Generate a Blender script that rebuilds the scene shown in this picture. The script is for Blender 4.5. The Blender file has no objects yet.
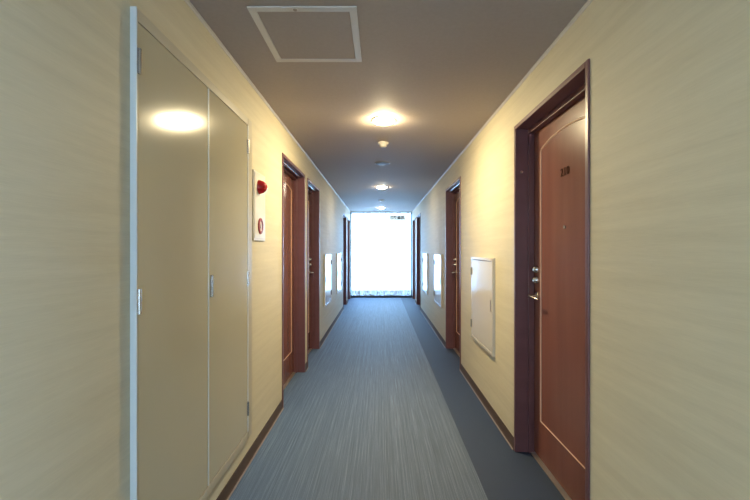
import bpy, bmesh, math, random
from mathutils import Matrix, Vector
PI = math.pi
S = bpy.context.scene
COL = S.collection

# ------------------------------------------------------------------ measures (metres)
XL, XR = -0.79, 0.86          # corridor faces of the two side walls
H = 2.295                     # ceiling height
Y0, Y1 = -2.6, 10.70          # back wall, window end
EYE = 1.275
WT = 0.20                     # wall thickness

# ------------------------------------------------------------------ materials
def new_mat(name):
    m = bpy.data.materials.new(name); m.use_nodes = True
    nt = m.node_tree; b = nt.nodes['Principled BSDF']
    return m, nt, b

def N(nt, t, **kw):
    n = nt.nodes.new(t)
    for k, v in kw.items(): setattr(n, k, v)
    return n

def coords(nt, scale):
    tc = N(nt, 'ShaderNodeTexCoord'); mp = N(nt, 'ShaderNodeMapping')
    mp.inputs['Scale'].default_value = scale
    nt.links.new(tc.outputs['Object'], mp.inputs['Vector'])
    return mp.outputs['Vector']

def noise(nt, scale, sc=1.0, detail=3, rough=.5):
    n = N(nt, 'ShaderNodeTexNoise'); n.inputs['Scale'].default_value = sc
    n.inputs['Detail'].default_value = detail; n.inputs['Roughness'].default_value = rough
    nt.links.new(coords(nt, scale), n.inputs['Vector'])
    return n.outputs['Fac']

def ramp(nt, fac, stops):
    r = N(nt, 'ShaderNodeValToRGB')
    while len(r.color_ramp.elements) < len(stops): r.color_ramp.elements.new(.5)
    for e, (p, c) in zip(r.color_ramp.elements, stops):
        e.position = p; e.color = (*c, 1)
    nt.links.new(fac, r.inputs['Fac']); return r.outputs['Color']

def bump(nt, b, fac, strength, dist=.002):
    n = N(nt, 'ShaderNodeBump'); n.inputs['Strength'].default_value = strength
    n.inputs['Distance'].default_value = dist
    nt.links.new(fac, n.inputs['Height']); nt.links.new(n.outputs['Normal'], b.inputs['Normal'])

def plain(name, col, rough=.5, metal=0., var=.06, scale=(6, 6, 6), bmp=0., coat=0., spec=.5):
    m, nt, b = new_mat(name)
    f = noise(nt, scale)
    lo = tuple(c*(1-var) for c in col); hi = tuple(min(1, c*(1+var)) for c in col)
    nt.links.new(ramp(nt, f, [(.3, lo), (.7, hi)]), b.inputs['Base Color'])
    b.inputs['Roughness'].default_value = rough; b.inputs['Metallic'].default_value = metal
    b.inputs['Specular IOR Level'].default_value = spec
    b.inputs['Coat Weight'].default_value = coat; b.inputs['Coat Roughness'].default_value = .12
    if bmp: bump(nt, b, f, bmp)
    return m

def wallpaper():
    m, nt, b = new_mat('cream_wallpaper')
    f1 = noise(nt, (1.2, 1.2, 28), 1, 4, .6)
    f2 = noise(nt, (14, 14, 420), 1, 2, .6)
    mx = N(nt, 'ShaderNodeMath', operation='MULTIPLY_ADD'); mx.inputs[1].default_value = .35
    ml = N(nt, 'ShaderNodeMath', operation='MULTIPLY'); ml.inputs[1].default_value = .65
    nt.links.new(f1, ml.inputs[0]); nt.links.new(f2, mx.inputs[0]); nt.links.new(ml.outputs[0], mx.inputs[2])
    nt.links.new(ramp(nt, mx.outputs[0], [(.32, WALL_LO), (.68, WALL_HI)]), b.inputs['Base Color'])
    b.inputs['Roughness'].default_value = .62
    b.inputs['Specular IOR Level'].default_value = .3
    bump(nt, b, f2, .25, .0008)
    return m
WALL_LO = (.58, .518, .368); WALL_HI = (.675, .61, .445)

def carpet(name, cols, streak=True):
    m, nt, b = new_mat(name)
    f1 = noise(nt, (330, 2.5, 1), 1, 3, .7)
    f2 = noise(nt, (95, .5, 1), 1, 2, .5)
    f3 = noise(nt, (330, 130, 1), 1, 2, .6)
    a = N(nt, 'ShaderNodeMath', operation='MULTIPLY'); a.inputs[1].default_value = .5
    c = N(nt, 'ShaderNodeMath', operation='MULTIPLY_ADD'); c.inputs[1].default_value = .25
    d = N(nt, 'ShaderNodeMath', operation='MULTIPLY_ADD'); d.inputs[1].default_value = .25
    nt.links.new(f1, a.inputs[0]); nt.links.new(f2, c.inputs[0]); nt.links.new(a.outputs[0], c.inputs[2])
    nt.links.new(f3, d.inputs[0]); nt.links.new(c.outputs[0], d.inputs[2])
    src = d.outputs[0] if streak else f3
    col = ramp(nt, src, [(.34, cols[0]), (.50, cols[1]), (.64, cols[2])])
    if streak:                     # the runner shifts from blue yarn by the left wall to grey yarn
        tc = N(nt, 'ShaderNodeTexCoord'); sx = N(nt, 'ShaderNodeSeparateXYZ')
        nt.links.new(tc.outputs['Object'], sx.inputs[0])
        mr = N(nt, 'ShaderNodeMapRange'); mr.inputs['From Min'].default_value = -.62
        mr.inputs['From Max'].default_value = .05
        nt.links.new(sx.outputs['X'], mr.inputs['Value'])
        col2 = ramp(nt, src, [(.34, cols[3]), (.50, cols[4]), (.64, cols[5])])
        mix = N(nt, 'ShaderNodeMix', data_type='RGBA')
        nt.links.new(mr.outputs[0], mix.inputs['Factor'])
        nt.links.new(col2, mix.inputs['A']); nt.links.new(col, mix.inputs['B'])
        col = mix.outputs['Result']
    nt.links.new(col, b.inputs['Base Color'])
    b.inputs['Roughness'].default_value = .62
    b.inputs['Specular IOR Level'].default_value = .45
    b.inputs['Sheen Weight'].default_value = .05
    bump(nt, b, src, .5, .003)
    return m

def emis(name, col, st):
    m, nt, b = new_mat(name)
    b.inputs['Base Color'].default_value = (.8, .8, .8, 1)
    b.inputs['Emission Color'].default_value = (*col, 1); b.inputs['Emission Strength'].default_value = st
    return m

def glass():
    m, nt, b = new_mat('window_glass')
    t = N(nt, 'ShaderNodeBsdfTransparent'); t.inputs[0].default_value = (.93, .97, .98, 1)
    g = N(nt, 'ShaderNodeBsdfGlossy'); g.inputs['Roughness'].default_value = .02
    fr = N(nt, 'ShaderNodeFresnel'); fr.inputs[0].default_value = 1.3
    mx = N(nt, 'ShaderNodeMixShader')
    nt.links.new(fr.outputs[0], mx.inputs[0]); nt.links.new(t.outputs[0], mx.inputs[1]); nt.links.new(g.outputs[0], mx.inputs[2])
    nt.links.new(mx.outputs[0], nt.nodes['Material Output'].inputs['Surface'])
    return m

def sheer(name, hole, pattern=False, tcol=(.93, .94, .96)):
    m, nt, b = new_mat(name)
    t = N(nt, 'ShaderNodeBsdfTransparent')
    tl = N(nt, 'ShaderNodeBsdfTranslucent'); tl.inputs[0].default_value = (*tcol, 1)
    df = N(nt, 'ShaderNodeBsdfDiffuse'); df.inputs[0].default_value = (.85, .86, .88, 1)
    m1 = N(nt, 'ShaderNodeMixShader'); m1.inputs[0].default_value = .3
    m2 = N(nt, 'ShaderNodeMixShader'); m2.inputs[0].default_value = 1 - hole
    nt.links.new(tl.outputs[0], m1.inputs[1]); nt.links.new(df.outputs[0], m1.inputs[2])
    nt.links.new(t.outputs[0], m2.inputs[1]); nt.links.new(m1.outputs[0], m2.inputs[2])
    if pattern:                    # embroidered lace: dense flowers on open net
        f = noise(nt, (9, 0, 26), 1, 3, .6)
        df.inputs[0].default_value = (.30, .29, .30, 1)
        tl.inputs[0].default_value = (.16, .11, .085, 1)
        r = N(nt, 'ShaderNodeMapRange'); r.inputs['From Min'].default_value = .42; r.inputs['From Max'].default_value = .58
        r.inputs['To Min'].default_value = .88; r.inputs['To Max'].default_value = 1.
        nt.links.new(f, r.inputs['Value']); nt.links.new(r.outputs[0], m2.inputs[0])
    nt.links.new(m2.outputs[0], nt.nodes['Material Output'].inputs['Surface'])
    return m

M = dict(
    wall=wallpaper(),
    ceil=plain('painted_ceiling', (.43, .365, .315), .7, var=.025, scale=(60, 60, 60), bmp=.06, spec=.2),
    crown=plain('crown_plastic', (.50, .455, .40), .5, var=.02),
    hatch=plain('hatch_trim_paint', (.66, .62, .56), .4, var=.02),
    runner=carpet('striped_runner_carpet', [(.050, .070, .104), (.094, .126, .176), (.20, .25, .325),
                                           (.040, .074, .145), (.078, .132, .240), (.165, .25, .38)]),
    border=carpet('slate_border_carpet', [(.018, .032, .064), (.022, .039, .079), (.031, .050, .095)], False),
    base=plain('brown_vinyl_base', (.085, .052, .036), .6, var=.1),
    frame=plain('dark_maroon_frame_paint', (.150, .060, .062), .36, var=.08, scale=(3, 3, 14)),
    leaf=plain('red_brown_door_leaf', (.205, .078, .058), .25, var=.12, scale=(9, 9, .9), bmp=.03),
    bead=plain('door_moulding', (.64, .41, .30), .3, var=.05),  # the moulding's highlight is put into its pale colour
    sill=plain('metal_sill', (.42, .36, .30), .35, metal=.7),
    closet=plain('beige_enamel', (.52, .475, .345), .12, var=.02, scale=(2, 2, 2)),
    closet_frame=plain('beige_enamel_frame', (.50, .45, .34), .35, var=.02),
    strip=plain('pale_corner_strip', (.74, .78, .78), .35, var=.02),
    dark=plain('shadow_gap', (.05, .045, .04), .8),
    chrome=plain('brushed_chrome', (.62, .60, .57), .25, metal=1., var=.05),
    bronze=plain('antique_bronze', (.13, .060, .035), .35, metal=.4, var=.1),
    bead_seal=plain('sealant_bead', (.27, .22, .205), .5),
    digits=plain('brown_digits', (.070, .025, .015), .9, spec=.1),
    panel=plain('cream_box_enamel', (.66, .60, .50), .14, var=.015, scale=(2, 2, 2)),
    white=plain('white_plastic', (.76, .72, .63), .3, var=.02),
    grey=plain('grey_grille', (.20, .20, .19), .6, var=.1),
    red=plain('red_lens', (.42, .008, .012), .12, var=.05, coat=.5),
    ring=plain('dark_red_ring', (.33, .05, .06), .35),
    button=plain('button_face', (.62, .50, .48), .3, var=.04),
    winframe=plain('dark_bronze_aluminium', (.06, .07, .085), .35, metal=.3, var=.05),
    glass=glass(),
    curtain=sheer('sheer_curtain', .38),
    lace=sheer('lace_hem', .4, True),
    acrylic=sheer('frosted_white_acrylic', .03, tcol=(.75, .62, .5)),
    ink=plain('sign_ink', (.03, .035, .04), .6),
    lamp=emis('warm_led', (1., .83, .50), 370.),
    lamp_far=emis('warm_led_far', (1., .88, .66), 95.),
)

# ------------------------------------------------------------------ mesh helpers
def box(bm, x0, x1, y0, y1, z0, z1, bev=0.):
    r = bmesh.ops.create_cube(bm, size=1.)
    vs = r['verts']
    for v in vs:
        v.co = Vector(((x0+x1)/2 + v.co.x*(x1-x0), (y0+y1)/2 + v.co.y*(y1-y0), (z0+z1)/2 + v.co.z*(z1-z0)))
    if bev:
        es = list({e for v in vs for e in v.link_edges})
        bmesh.ops.bevel(bm, geom=es, offset=bev, segments=2, profile=.5, affect='EDGES')

def lathe(bm, prof, seg=32, mat=Matrix()):
    """prof: (radius, height) pairs turned about local z, then placed by mat"""
    rings = []
    for r, h in prof:
        if r < 1e-6: rings.append([bm.verts.new(mat @ Vector((0, 0, h)))])
        else: rings.append([bm.verts.new(mat @ Vector((r*math.cos(2*PI*k/seg), r*math.sin(2*PI*k/seg), h))) for k in range(seg)])
    for a, b in zip(rings, rings[1:]):
        for k in range(seg):
            k2 = (k+1) % seg
            if len(a) == 1 and len(b) == 1: continue
            if len(a) == 1: f = bm.faces.new((a[0], b[k], b[k2]))
            elif len(b) == 1: f = bm.faces.new((a[k], b[0], a[k2]))
            else: f = bm.faces.new((a[k], b[k], b[k2], a[k2]))
            f.smooth = True

def tube(bm, pts, rad, seg=10, closed=False):
    pts = [Vector(p) for p in pts]; n = len(pts); rings = []
    for i, p in enumerate(pts):
        a = pts[(i-1) % n] if (closed or i > 0) else p
        b = pts[(i+1) % n] if (closed or i < n-1) else p
        d = (b-a).normalized(); u = d.cross(Vector((1, 0, 0)))
        if u.length < 1e-3: u = d.cross(Vector((0, 0, 1)))
        u.normalize(); w = d.cross(u)
        r = rad[i] if isinstance(rad, (list, tuple)) else rad
        rings.append([bm.verts.new(p + u*r*math.cos(2*PI*k/seg) + w*r*math.sin(2*PI*k/seg)) for k in range(seg)])
    m = n if closed else n-1
    for i in range(m):
        a, b = rings[i], rings[(i+1) % n]
        for k in range(seg): bm.faces.new((a[k], a[(k+1) % seg], b[(k+1) % seg], b[k])).smooth = True
    if not closed:
        bm.faces.new(rings[0][::-1]); bm.faces.new(rings[-1])

def obj(name, bm, mat, parent=None, smooth=False, loc=None):
    bmesh.ops.recalc_face_normals(bm, faces=bm.faces)
    for e in bm.edges:
        if len(e.link_faces) != 2 or e.calc_face_angle(0) > math.radians(38): e.smooth = False
    me = bpy.data.meshes.new(name); bm.to_mesh(me); bm.free()
    me.materials.append(mat)
    o = bpy.data.objects.new(name, me); COL.objects.link(o)
    if parent: o.parent = parent
    if loc: o.location = loc
    return o

def B(): return bmesh.new()
def boxes(name, mat, parent, lst, bev=0., smooth=False):
    bm = B()
    for b in lst: box(bm, *b, bev)
    return obj(name, bm, mat, parent, smooth or bev > 0)

def empty(name, loc, rz=0.):
    o = bpy.data.objects.new(name, None); COL.objects.link(o)
    o.location = loc; o.rotation_euler = (0, 0, rz); o.empty_display_size = .1
    return o

def tag(o, label=None, cat=None, group=None, kind=None):
    if label: o['label'] = label
    if cat: o['category'] = cat
    if group: o['group'] = group
    if kind: o['kind'] = kind
    return o

def struct(o, label=None):
    o['kind'] = 'structure'
    if label: o['label'] = label
    return o

def copy_tree(o, parent=None):
    c = o.copy(); COL.objects.link(c)
    if parent: c.parent = parent
    for ch in list(o.children): copy_tree(ch, c)
    return c

# ------------------------------------------------------------------ room shell
DT = 2.06                                            # top of every door frame
R_DOORS = [(1.638, 2.548), (4.25, 5.20), (8.46, 9.36), (9.72, 10.45)]
L_DOORS = [(3.22, 4.19), (4.33, 5.18), (8.56, 9.36), (9.66, 10.42)]
CLO = (1.264, 2.405, .17, 2.045)                     # closet opening: y0 y1 z0 z1
RWIN = (-2.2, -.75, .0, 2.15)                        # side window added behind the camera for daylight

def side_wall(name, xa, xb, holes, label):
    """holes: (y0, y1, z0, z1)"""
    bm = B(); y = Y0
    for (a, b, c, d) in sorted(holes):
        if a > y: box(bm, xa, xb, y, a, 0, H)
        if c > 0: box(bm, xa, xb, a, b, 0, c)
        box(bm, xa, xb, a, b, d, H); y = b
    box(bm, xa, xb, y, Y1, 0, H)
    bmesh.ops.remove_doubles(bm, verts=bm.verts, dist=1e-5)
    return struct(obj(name, bm, M['wall']), label)

side_wall('wall_left', XL-WT, XL, [(a, b, 0, DT) for a, b in L_DOORS] + [CLO],
          'cream wall with horizontal streaks on the left of the corridor')
side_wall('wall_right', XR, XR+WT, [(a, b, 0, DT) for a, b in R_DOORS] + [RWIN],
          'cream wall with horizontal streaks on the right of the corridor')
struct(boxes('wall_back', M['wall'], None, [(XL-WT, -.55, Y0-.15, Y0, 0, H), (.62, XR+WT, Y0-.15, Y0, 0, H), (-.55, .62, Y0-.15, Y0, 0, .5), (-.55, .62, Y0-.15, Y0, 2.15, H)]), 'cream wall closing the corridor behind the viewpoint')
# returns beside and over the window end
struct(boxes('wall_end', M['wall'], None, [(XL-WT, XL, Y1, Y1+.15, 0, H), (XR, XR+WT, Y1, Y1+.15, 0, H)]), 'wall ends beside the far window')
struct(boxes('ceiling', M['ceil'], None, [(XL-WT, XR+WT, Y0-.15, Y1+.15, H, H+.12)]), 'beige painted ceiling of the corridor')
BX = .552
fl = struct(boxes('floor', M['runner'], None, [(XL-WT, BX, Y0-.15, Y1+.15, -.1, 0)]), 'blue grey striped carpet running down the corridor')
fb = struct(boxes('floor_border', M['border'], None, [(BX, XR+WT, Y0-.15, Y1+.15, -.1, 0)]), 'plain dark slate carpet border along the right wall')

# crown strips
for nm, xs, lab in (('trim_1', (XL, 1), 'thin pale strip where the left wall meets the ceiling'), ('trim_2', (XR, -1), 'thin pale strip where the right wall meets the ceiling')):
    x, s = xs; bm = B()
    prof = [(0, 0), (.011, 0), (.011, -.003), (.007, -.006), (.004, -.010), (.003, -.013), (0, -.013)]
    ra = [bm.verts.new((x+s*p, Y0, H+q)) for p, q in prof]; rb = [bm.verts.new((x+s*p, Y1, H+q)) for p, q in prof]
    for k in range(len(prof)):
        k2 = (k+1) % len(prof); bm.faces.new((ra[k], ra[k2], rb[k2], rb[k]))
    bm.faces.new(ra); bm.faces.new(rb[::-1])
    struct(obj(nm, bm, M['crown']), lab)

# baseboards, cut at the doors, with a small coved toe
def baseboard(name, x, s, doors, lab, start=Y0):
    bm = B(); segs = []; y = start
    for a, b in sorted(doors):
        if a-y > .02: segs.append((y, a))
        y = b
    if Y1-y > .02: segs.append((y, Y1))
    prof = [(0, 0), (.010, 0), (.009, .004), (.006, .010), (.004, .018), (.004, .069), (.003, .072), (0, .072)]
    for a, b in segs:
        ra = [bm.verts.new((x+s*p, a, q)) for p, q in prof]; rb = [bm.verts.new((x+s*p, b, q)) for p, q in prof]
        for k in range(len(prof)):
            k2 = (k+1) % len(prof); bm.faces.new((ra[k], ra[k2], rb[k2], rb[k]))
        bm.faces.new(ra); bm.faces.new(rb[::-1])
    struct(obj(name, bm, M['base']), lab)
baseboard('baseboard_left', XL, 1, L_DOORS, 'dark brown baseboard along the left wall')
baseboard('baseboard_right', XR, -1, R_DOORS + [RWIN[:2]], 'dark brown baseboard along the right wall')

# pale strip standing for the highlight where the vinyl base meets the carpet
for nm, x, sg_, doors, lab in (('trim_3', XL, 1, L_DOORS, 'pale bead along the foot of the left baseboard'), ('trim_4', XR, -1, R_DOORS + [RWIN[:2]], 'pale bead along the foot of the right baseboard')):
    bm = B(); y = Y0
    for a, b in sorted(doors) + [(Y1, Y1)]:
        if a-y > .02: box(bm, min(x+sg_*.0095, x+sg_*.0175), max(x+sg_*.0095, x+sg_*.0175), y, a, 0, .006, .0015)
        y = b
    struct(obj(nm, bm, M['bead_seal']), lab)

# ------------------------------------------------------------------ room doors (structure)
def arc_outline(w, z0, zs, rise, n=18):
    """closed outline in (y, z): straight foot and sides, shallow arch on small shoulders"""
    pts = [(-w, z0), (w, z0), (w, zs)]
    ww = w - .012
    R = (ww*ww + rise*rise)/(2*rise); a0 = math.asin(ww/R)
    for k in range(n+1):
        a = a0 - 2*a0*k/n
        pts.append((R*math.sin(a), zs + .012 + rise - R + R*math.cos(a)))
    pts.append((-w, zs))
    return pts

def text_mesh(name, txt, size, depth, mat, parent, loc, rot, align='CENTER', bold=0., spacing=1.):
    c = bpy.data.curves.new(name, 'FONT'); c.body = txt; c.size = size; c.extrude = depth; c.offset = bold; c.space_character = spacing
    c.align_x = align; c.align_y = 'CENTER'
    t = bpy.data.objects.new('tmp_text', c); COL.objects.link(t)
    bpy.context.view_layer.update()
    me = bpy.data.meshes.new_from_object(t.evaluated_get(bpy.context.evaluated_depsgraph_get()))
    bpy.data.objects.remove(t); me.name = name
    me.materials.clear(); me.materials.append(mat)
    o = bpy.data.objects.new(name, me); COL.objects.link(o)
    o.parent = parent; o.location = loc; o.rotation_euler = rot
    return o

def room_door(idx, side, a, b, handle_far, number=None, rail=True, label=None, plug=False):
    """local +X goes into the wall, local Y along it, origin on the floor at the wall face"""
    w = b-a; hw = w/2
    x = XR if side > 0 else XL
    root = empty('door_%d' % idx, (x, (a+b)/2, 0), 0 if side > 0 else PI)
    struct(root, label)
    hs = (1 if handle_far else -1) * side           # local side of the handle
    F, D, P = .026, .150, -.008                     # face width, depth, projection
    bm = B()
    box(bm, P, D, -hw, -hw+F, 0, DT, .003); box(bm, P, D, hw-F, hw, 0, DT, .003)
    box(bm, P, D, -hw+F, hw-F, DT-F, DT, .003)
    # rebate stops
    s0, s1 = .072, .108
    box(bm, s0, s1, -hw+F, -hw+F+.014, 0, DT-F, .002); box(bm, s0, s1, hw-F-.014, hw-F, 0, DT-F, .002)
    box(bm, s0, s1, -hw+F+.014, hw-F-.014, DT-F-.030, DT-F, .002)
    obj('door_frame', bm, M['frame'], root, True)
    if plug:
        bm = B(); lathe(bm, [(0, .002), (.006, .002), (.008, 0)], 16, Matrix.Translation((.032, hw-F-.0005, 1.765)) @ Matrix.Rotation(PI/2, 4, 'X'))
        obj('screw_plug', bm, M['chrome'], root, True)
    bm = B(); box(bm, .085, .150, -hw+F, hw-F, .0, .008, .002)
    obj('threshold', bm, M['sill'], root, True)
    lw = hw - F - .003; LT = DT-F-.006
    bm = B(); box(bm, .109, .147, -lw, lw, .012, LT, .002)
    leaf = obj('door_leaf', bm, M['leaf'], root, True)
    X = .109
    pts = [(X, y, z) for y, z in arc_outline(lw-.113, .245, 1.868, .040)]
    # keep the shoulders crisp by adding points close to the corners
    bm = B(); tube(bm, pts, .0062, 10, True)
    obj('panel_moulding', bm, M['bead'], leaf, True)
    # lever handle with rosette
    hy = hs*(lw-.060)
    T = lambda yy, zz: Matrix.Translation((X, yy, zz)) @ Matrix.Rotation(-PI/2, 4, 'Y')
    bm = B()
    lathe(bm, [(0, 0), (.026, 0), (.026, .006), (.022, .010), (.010, .012), (.009, .045), (.0, .045)], 28, T(hy, .992))
    tube(bm, [(X-.040, hy+hs*.012, .992), (X-.052, hy, .992), (X-.056, hy-hs*.03, .993), (X-.055, hy-hs*.075, .990), (X-.046, hy-hs*.110, .984)],
         [.007, .0105, .0095, .0085, .006], 12)
    obj('lever_handle', bm, M['chrome'], leaf, True)
    for nm, zz in (('deadbolt_lock', 1.155), ('key_cylinder', 1.090)):
        bm = B()
        lathe(bm, [(0, 0), (.023, 0), (.023, .010), (.017, .022), (.012, .028), (0, .028)], 28, T(hy, zz))
        box(bm, X-.031, X-.027, hy-.0015, hy+.0015, zz-.007, zz+.007)
        obj(nm, bm, M['chrome'], leaf, True)
    bm = B(); lathe(bm, [(0, .004), (.005, .004), (.006, .006), (.009, .006), (.010, 0)], 20, T(0, 1.395))
    obj('peephole', bm, M['chrome'], leaf, True)
    for zz in (.30, 1.75):
        bm = B()
        tube(bm, [(X-.007, -hs*(lw+.001), zz-.05), (X-.007, -hs*(lw+.001), zz+.05)], .0065, 12)
        obj('hinge', bm, M['bronze'], leaf, True)
    if rail:
        bm = B(); box(bm, .030, .050, -hw+F+.06, hw-F-.02, DT-F-.016, DT-F-.001, .004)
        obj('door_closer_rail', bm, M['chrome'], root, True)  # plain silver bar under the door head
    if number:
        text_mesh('room_number', number, .060, .0015, M['digits'], leaf, (X-.002, 0, 1.685), (PI/2, 0, -PI/2), spacing=1.15)
    return root

room_door(1, 1, *R_DOORS[0], True, '210', False, 'red brown arched-panel door numbered 210, nearest on the right', True)
room_door(2, 1, *R_DOORS[1], True, label='recessed dark door on the right beyond the nearest wall box')
room_door(3, 1, *R_DOORS[2], True, label='dark door on the right just past the farthest wall box')
room_door(4, 1, *R_DOORS[3], True, label='last dark door on the right beside the bright window')
room_door(5, -1, *L_DOORS[0], False, label='first recessed door on the left past the fire alarm')
room_door(6, -1, *L_DOORS[1], True, label='second recessed door on the left with a lever handle showing')
room_door(7, -1, *L_DOORS[2], True, label='dark door on the left just past the farthest wall box')
room_door(8, -1, *L_DOORS[3], True, label='last dark door on the left beside the bright window')

# ------------------------------------------------------------------ utility closet in the left wall
cl = empty('utility_closet', (XL, (CLO[0]+CLO[1])/2, CLO[2]))
tag(cl, 'tall beige two-door utility closet set into the left wall near the viewer', 'closet')
cx, cy, cz = cl.location
PR = .019
def L(x0, x1, y0, y1, z0, z1): return (x0-cx, x1-cx, y0-cy, y1-cy, z0-cz, z1-cz)
DY0, DYM, DY1, DZ0, DZ1 = 1.276, 1.797, 2.333, .214, 2.002
fx0, fx1 = XL-.06, XL+PR
boxes('closet_frame', M['closet_frame'], cl, [
    L(fx0, fx1, CLO[0]+.003, DY0-.003, CLO[2], CLO[3]), L(fx0, fx1, DY1+.010, CLO[1], CLO[2], CLO[3]),
    L(fx0, fx1, DY0-.003, DY1+.003, CLO[2], DZ0-.003), L(fx0, fx1, DY0-.003, DY1+.003, DZ1+.003, CLO[3])], .0015)
boxes('closet_interior', M['dark'], cl, [L(XL-.10, XL-.062, CLO[0], CLO[1], CLO[2], CLO[3])])
boxes('corner_strip', M['strip'], cl, [L(XL+.0005, XL+PR+.002, CLO[0]-.001, CLO[0]+.0028, CLO[2], CLO[3])], .0006)
for i, (a, b) in enumerate(((DY0, DYM-.0018), (DYM+.0018, DY1))):
    d = boxes('closet_door', M['closet'], cl, [L(XL-.012, fx1-.001, a, b, DZ0, DZ1)], .002)
    hy = a+.002 if i == 0 else b-.002
    for zz in (1.878, 1.11, .351):
        bm = B()
        Mx = XL+PR+.003
        tube(bm, [(Mx-cx, hy-cy, zz-.040-cz), (Mx-cx, hy-cy, zz+.040-cz)], .0055, 12)
        box(bm, Mx-.004-cx, Mx-.001-cx, hy-.012-cy, hy+.012-cy, zz-.040-cz, zz+.040-cz)
        obj('hinge', bm, M['chrome'], d, True)
    if i == 1:                       # flush pull on the second door
        bm = B(); px0 = XL+PR-.001
        ya, yb, za, zb = a+.022, a+.046, 1.062, 1.160
        box(bm, px0-cx, px0+.004-cx, ya-cy, ya+.004-cy, za-cz, zb-cz); box(bm, px0-cx, px0+.004-cx, yb-.004-cy, yb-cy, za-cz, zb-cz)
        box(bm, px0-cx, px0+.004-cx, ya-cy, yb-cy, zb-.004-cz, zb-cz); box(bm, px0-cx, px0+.004-cx, ya-cy, yb-cy, za-cz, za+.004-cz)
        box(bm, px0-cx, px0+.0012-cx, ya-cy, yb-cy, za-cz, zb-cz)
        obj('flush_pull', bm, M['bronze_grey'] if 'bronze_grey' in M else M['chrome'], d)

for ya in (DYM+.0018, DY1+.004):
    boxes('edge_strip', M['strip'], cl, [L(XL+PR-.004, XL+PR+.0006, ya, ya+.006, DZ0, DZ1)])
# ------------------------------------------------------------------ fire alarm station
al = empty('fire_alarm_station', (XL-.001, 2.60, 1.335))
tag(al, 'white fire alarm plate with red lamp and call button, beside the closet', 'fire alarm')
bm = B(); box(bm, 0, .010, -.125, .125, 0, .44, .003)
obj('back_plate', bm, M['white'], al, True)
bm = B(); box(bm, .010, .013, -.112, .112, .014, .428, .001)
obj('front_cover', bm, M['white'], al, True)
bm = B(); RT = lambda y, z, x=.012: Matrix.Translation((x, y, z)) @ Matrix.Rotation(PI/2, 4, 'Y')
lathe(bm, [(0, 0), (.046, 0), (.046, .006), (.043, .016), (.036, .032), (.026, .044), (.013, .051), (0, .053)], 36, RT(-.025, .345))
obj('alarm_lamp', bm, M['red'], al, True)
bm = B(); lathe(bm, [(.052, 0), (.052, .006), (.046, .009), (.036, .009), (.034, .004)], 40, RT(.0, .095))
bt = obj('button_ring', bm, M['ring'], al, True)
bm = B(); lathe(bm, [(.0345, 0), (.0345, .004), (.014, .004), (.012, .008), (0, .008)], 32, RT(.0, .095))
obj('push_button', bm, M['button'], bt, True)

# ------------------------------------------------------------------ wall boxes (meter cupboards)
PW, PH, PD = .70, .735, .022
def wall_box():
    """local X out of the wall, hinges at local +Y"""
    r = empty('wall_service_box', (0, 0, 0))
    h = PW/2; f = .022
    bm = B()
    box(bm, 0, PD, -h, -h+f, 0, PH, .0015); box(bm, 0, PD, h-f, h, 0, PH, .0015)
    box(bm, 0, PD, -h+f, h-f, 0, f, .0015); box(bm, 0, PD+.004, -h+f, h-f, PH-f, PH, .0015)
    obj('box_frame', bm, M['panel'], r, True)
    bm = B(); box(bm, .002, .006, -h+f, h-f, f, PH-f); obj('back_panel', bm, M['dark'], r)
    bm = B(); box(bm, .007, PD-.002, -h+f+.003, h-f-.003, f+.003, PH-f-.004, .002)
    d = obj('box_door', bm, M['panel'], r, True)
    for z in (.13, PH-.13):
        bm = B(); tube(bm, [(PD+.003, h-f+.001, z-.034), (PD+.003, h-f+.001, z+.034)], .006, 10)
        box(bm, PD-.002, PD+.001, h-f-.012, h-f+.012, z-.034, z+.034)
        obj('hinge', bm, M['grey'], d, True)
    bm = B(); box(bm, PD-.002, PD+.004, -h+f+.016, -h+f+.034, .33, .42, .002)
    obj('latch', bm, M['sill'], d, True)
    return r
SPOTS = [(1, 3.335, 'cream wall service box between the nearest two doors on the right wall'),
         (1, 5.86, 'cream service box on the right wall, first past the second right door'),
         (1, 7.49, 'cream service box on the right wall, farther of the glare-white pair'),
         (-1, 5.975, 'cream service box on the left wall, nearer of the left pair'),
         (-1, 7.575, 'cream service box on the left wall, farther of the left pair')]
proto = wall_box(); projL = None
for i, (s, y, lab) in enumerate(SPOTS):
    if i == 0: o = proto
    else: o = copy_tree(proto)
    o.location = (XR if s > 0 else XL, y, .478)
    o.rotation_euler = (0, 0, PI if s > 0 else 0)
    tag(o, lab, 'wall box', 'service boxes on the corridor walls')
# the hinges sit on the far side on both walls: mirror the right-hand boxes' content along Y
def mirror_y(me):
    if me.get('mirrored'): return me
    n = me.copy()
    for v in n.vertices: v.co.y = -v.co.y
    n.flip_normals(); return n
cache = {}
for o in [x for x in list(COL.objects) if x.get('category') == 'wall box' and x.location.x > 0]:
    st = list(o.children)
    while st:
        c = st.pop(); st += list(c.children)
        if c.data.name not in cache: cache[c.data.name] = mirror_y(c.data)
        c.data = cache[c.data.name]

# ------------------------------------------------------------------ ceiling things
LX = .03
def ceiling_lamp(y, mat, label):
    r = empty('ceiling_light', (LX, y, H))
    tag(r, label, 'ceiling light', 'round ceiling lights')
    bm = B(); lathe(bm, [(.092, 0), (.092, -.003), (.088, -.006), (.080, -.006), (.076, -.002)], 48)
    obj('trim_ring', bm, M['white'], r, True)
    bm = B(); lathe(bm, [(.0765, -.004)] + [(.0765*math.cos(k*PI/16), -.006-.024*math.sin(k*PI/16)) for k in range(8)] + [(0, -.030)], 48)
    obj('diffuser', bm, mat, r)
ceiling_lamp(3.14, M['lamp'], 'nearest and largest looking glowing round ceiling light')
ceiling_lamp(6.48, M['lamp_far'], 'glowing round ceiling light past the speaker grille, middle of three')
ceiling_lamp(9.62, M['lamp_far'], 'glowing round ceiling light right above the window end')

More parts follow.
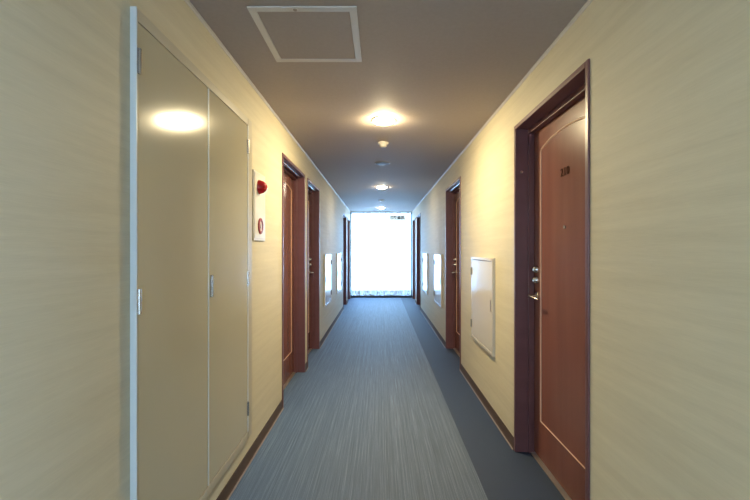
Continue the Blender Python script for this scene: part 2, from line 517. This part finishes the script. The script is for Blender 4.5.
sd = empty('smoke_detector', (LX, 3.80, H))
tag(sd, 'small domed smoke detector just past the nearest ceiling light', 'smoke detector')
bm = B(); lathe(bm, [(.052, 0), (.052, -.012), (.046, -.020), (.0, -.020)], 36); obj('mounting_base', bm, M['crown'], sd, True)
bm = B(); lathe(bm, [(.038, -.020), (.036, -.034), (.030, -.040), (.018, -.046), (.0, -.049)], 36); obj('sensor_head', bm, M['crown'], sd, True)
sp = empty('speaker_grille', (LX, 4.70, H))
tag(sp, 'round dark grey speaker grille flush on the ceiling past the smoke detector', 'speaker')
bm = B(); lathe(bm, [(.092, 0), (.092, -.005), (.084, -.008), (.080, -.006)], 40); obj('grille_rim', bm, M['crown'], sp, True)
bm = B(); lathe(bm, [(.082, -.001), (.080, -.008), (.04, -.011), (0, -.012)], 40); obj('grille_mesh', bm, M['grey'], sp, True)
sm = empty('ceiling_sensor', (LX, 8.15, H))
tag(sm, 'small pale disc sensor on the ceiling before the farthest light', 'sensor')
bm = B(); lathe(bm, [(.060, 0), (.060, -.012), (.050, -.020), (0, -.020)], 32); obj('sensor_base', bm, M['white'], sm, True)
bm = B(); lathe(bm, [(.026, -.020), (.024, -.032), (0, -.036)], 24); obj('sensor_cap', bm, M['white'], sm, True)

# access hatch
hx0, hx1, hy0, hy1 = -.558, -.098, 1.672, 2.160
ha = empty('ceiling_hatch', ((hx0+hx1)/2, (hy0+hy1)/2, H))
tag(ha, 'square ceiling access hatch with a pale frame near the viewer', 'access hatch')
a, b = (hx1-hx0)/2, (hy1-hy0)/2; t = .032
bm = B()
box(bm, -a, a, -b, -b+t, -.006, 0, .0015); box(bm, -a, a, b-t, b, -.006, 0, .0015)
box(bm, -a, -a+t, -b+t, b-t, -.006, 0, .0015); box(bm, a-t, a, -b+t, b-t, -.006, 0, .0015)
obj('hatch_frame', bm, M['hatch'], ha, True)
hp = boxes('hatch_panel', M['ceil'], ha, [(-a+t+.002, a-t-.002, -b+t+.002, b-t-.002, -.004, 0)], .001)
bm = B(); lathe(bm, [(0, -.009), (.008, -.009), (.009, -.006)], 16, Matrix.Translation((-.03, -b+.016, 0)))
obj('hatch_lock', bm, M['sill'], ha, True)

# ------------------------------------------------------------------ far window, sheer curtain, sign
wn = struct(empty('window_1', ((XL+XR)/2, Y1, 0)), 'full-height bright window at the far end of the corridor')
ww = (XR-XL)/2
boxes('window_frame', M['winframe'], wn, [(-ww, -ww+.03, .0, .07, 0, H), (ww-.03, ww, .0, .07, 0, H),
      (-ww+.03, ww-.03, .0, .07, 0, .06), (-ww+.03, ww-.03, .0, .07, H-.04, H)], .003)
boxes('window_pane', M['glass'], wn, [(-ww+.03, ww-.03, .032, .038, .06, H-.04)])

cu = empty('sheer_curtain', (.035, 10.62, .065))
tag(cu, 'white sheer curtain with lace hem glowing across the far window', 'curtain')
def cloth(z0, z1, x0, x1, nx, nz, amp, seed, frill=0.):
    rnd = random.Random(seed); ph = [rnd.uniform(0, 6.28) for _ in range(5)]
    bm = B(); g = []
    for j in range(nz+1):
        z = z0+(z1-z0)*j/nz; row = []
        for i in range(nx+1):
            u = i/nx; x = x0+(x1-x0)*u
            y = amp*(math.sin(2*PI*17*u+ph[0]+.6*math.sin(z*1.3+ph[1])) + .45*math.sin(2*PI*31*u+ph[2]+z*.5) + .3*math.sin(2*PI*5*u+ph[3]))
            zz = z + (frill*.5*(1+math.sin(2*PI*9*u+ph[4])) if j == 0 else 0)
            row.append(bm.verts.new((x, y, zz)))
        g.append(row)
    for j in range(nz):
        for i in range(nx): bm.faces.new((g[j][i], g[j][i+1], g[j+1][i+1], g[j+1][i])).smooth = True
    return bm
obj('curtain_cloth', cloth(.15, 2.20, -.785, .785, 260, 10, .012, 3), M['curtain'], cu, True)
obj('lace_hem', cloth(.0, .15, -.785, .785, 260, 3, .012, 3, .008), M['lace'], cu, True)
boxes('curtain_rail', M['white'], cu, [(-.80, .80, -.012, .012, 2.20, 2.222)], .002)

sg = empty('hanging_sign', (.45, 10.42, 2.05))
tag(sg, 'small frosted white sign with four dark characters hanging before the window', 'sign')
boxes('sign_plate', M['acrylic'], sg, [(-.21, .21, -.0015, .0015, 0, .13)])
for s in (-1, 1):
    bm = B(); tube(bm, [(s*.15, 0, .12), (s*.15, 0, H-2.05)], .0015, 6); obj('hanging_wire', bm, M['sill'], sg)
text_mesh('sign_text', '\u907f\u96e3\u5668\u5177', .078, .001, M['ink'], sg, (0, -.004, .065), (PI/2, 0, 0), bold=.0055, spacing=1.3)

# side window added out of view for daylight on the near left wall
w2 = struct(empty('window_2', (XR, (RWIN[0]+RWIN[1])/2, 0)), 'tall side window behind the viewpoint')
q = (RWIN[1]-RWIN[0])/2
boxes('window_frame', M['winframe'], w2, [(.02, .12, -q, -q+.05, 0, RWIN[3]), (.02, .12, q-.05, q, 0, RWIN[3]),
      (.02, .12, -q+.05, q-.05, 0, .05), (.02, .12, -q+.05, q-.05, RWIN[3]-.05, RWIN[3])], .003)
boxes('window_pane', M['glass'], w2, [(.067, .073, -q+.05, q-.05, .05, RWIN[3]-.05)])

w3 = struct(empty('window_3', (.035, Y0-.11, .5)), 'window in the wall behind the viewpoint')  # back window added out of view to send daylight down the corridor
boxes('window_frame', M['winframe'], w3, [(-.585, -.545, 0, .06, 0, 1.65), (.545, .585, 0, .06, 0, 1.65), (-.545, .545, 0, .06, 0, .04), (-.545, .545, 0, .06, 1.61, 1.65), (-.02, .02, 0, .06, .04, 1.61)], .003)
for s in (-1, 1):
    boxes('window_pane', M['glass'], w3, [(min(s*.02, s*.545), max(s*.02, s*.545), .027, .033, .04, 1.61)])

# ------------------------------------------------------------------ light
W = bpy.data.worlds.new('sky'); S.world = W; W.use_nodes = True
nt = W.node_tree; bg = nt.nodes['Background']
tc = N(nt, 'ShaderNodeTexCoord'); sx = N(nt, 'ShaderNodeSeparateXYZ'); nt.links.new(tc.outputs['Generated'], sx.inputs[0])
# bright hazy sky, brighter towards the far window's side than behind the viewpoint
mr = N(nt, 'ShaderNodeMapRange'); mr.inputs['From Min'].default_value = -1.; mr.inputs['From Max'].default_value = 1.
nt.links.new(sx.outputs['Y'], mr.inputs['Value'])
cr = ramp(nt, mr.outputs[0], [(0, (.60, .78, 1.)), (.5, (.43, .61, 1.)), (.85, (.33, .60, 1.)), (1, (.33, .60, 1.))])
st = N(nt, 'ShaderNodeValToRGB'); el = st.color_ramp.elements
for k, (p, v) in enumerate(((0, .30), (.5, .86), (.85, .50))):
    e = el[k] if k < 2 else el.new(p); e.position = p; e.color = (v, v, v, 1)
nt.links.new(mr.outputs[0], st.inputs['Fac'])
ml = N(nt, 'ShaderNodeMath', operation='MULTIPLY'); ml.inputs[1].default_value = 18.
nt.links.new(st.outputs['Color'], ml.inputs[0]); nt.links.new(ml.outputs[0], bg.inputs['Strength'])
nt.links.new(cr, bg.inputs['Color'])

def portal(name, loc, rot, sx_, sy_):
    l = bpy.data.lights.new(name, 'AREA'); l.shape = 'RECTANGLE'; l.size = sx_; l.size_y = sy_
    l.cycles.is_portal = True
    o = bpy.data.objects.new(name, l); COL.objects.link(o); o.location = loc; o.rotation_euler = rot
portal('window_daylight', ((XL+XR)/2, Y1+.10, H/2), (-PI/2, 0, 0), XR-XL, H)
portal('side_window_daylight', (XR+.15, (RWIN[0]+RWIN[1])/2, RWIN[3]/2), (0, PI/2, 0), RWIN[3], RWIN[1]-RWIN[0])

portal('back_window_daylight', (.035, Y0-.14, 1.325), (PI/2, 0, 0), 1.17, 1.65)

# ------------------------------------------------------------------ camera
c = bpy.data.cameras.new('camera'); c.sensor_width = 36; c.lens = 36*400/750
c.shift_x = -5/750; c.clip_start = .02
co = bpy.data.objects.new('camera', c); COL.objects.link(co)
co.location = (0, 0, EYE); co.rotation_euler = (PI/2, 0, 0); S.camera = co
vs = S.view_settings
vs.view_transform = 'Standard'; vs.look = 'None'; vs.exposure = 1.0; vs.gamma = 1; vs.use_curve_mapping = False
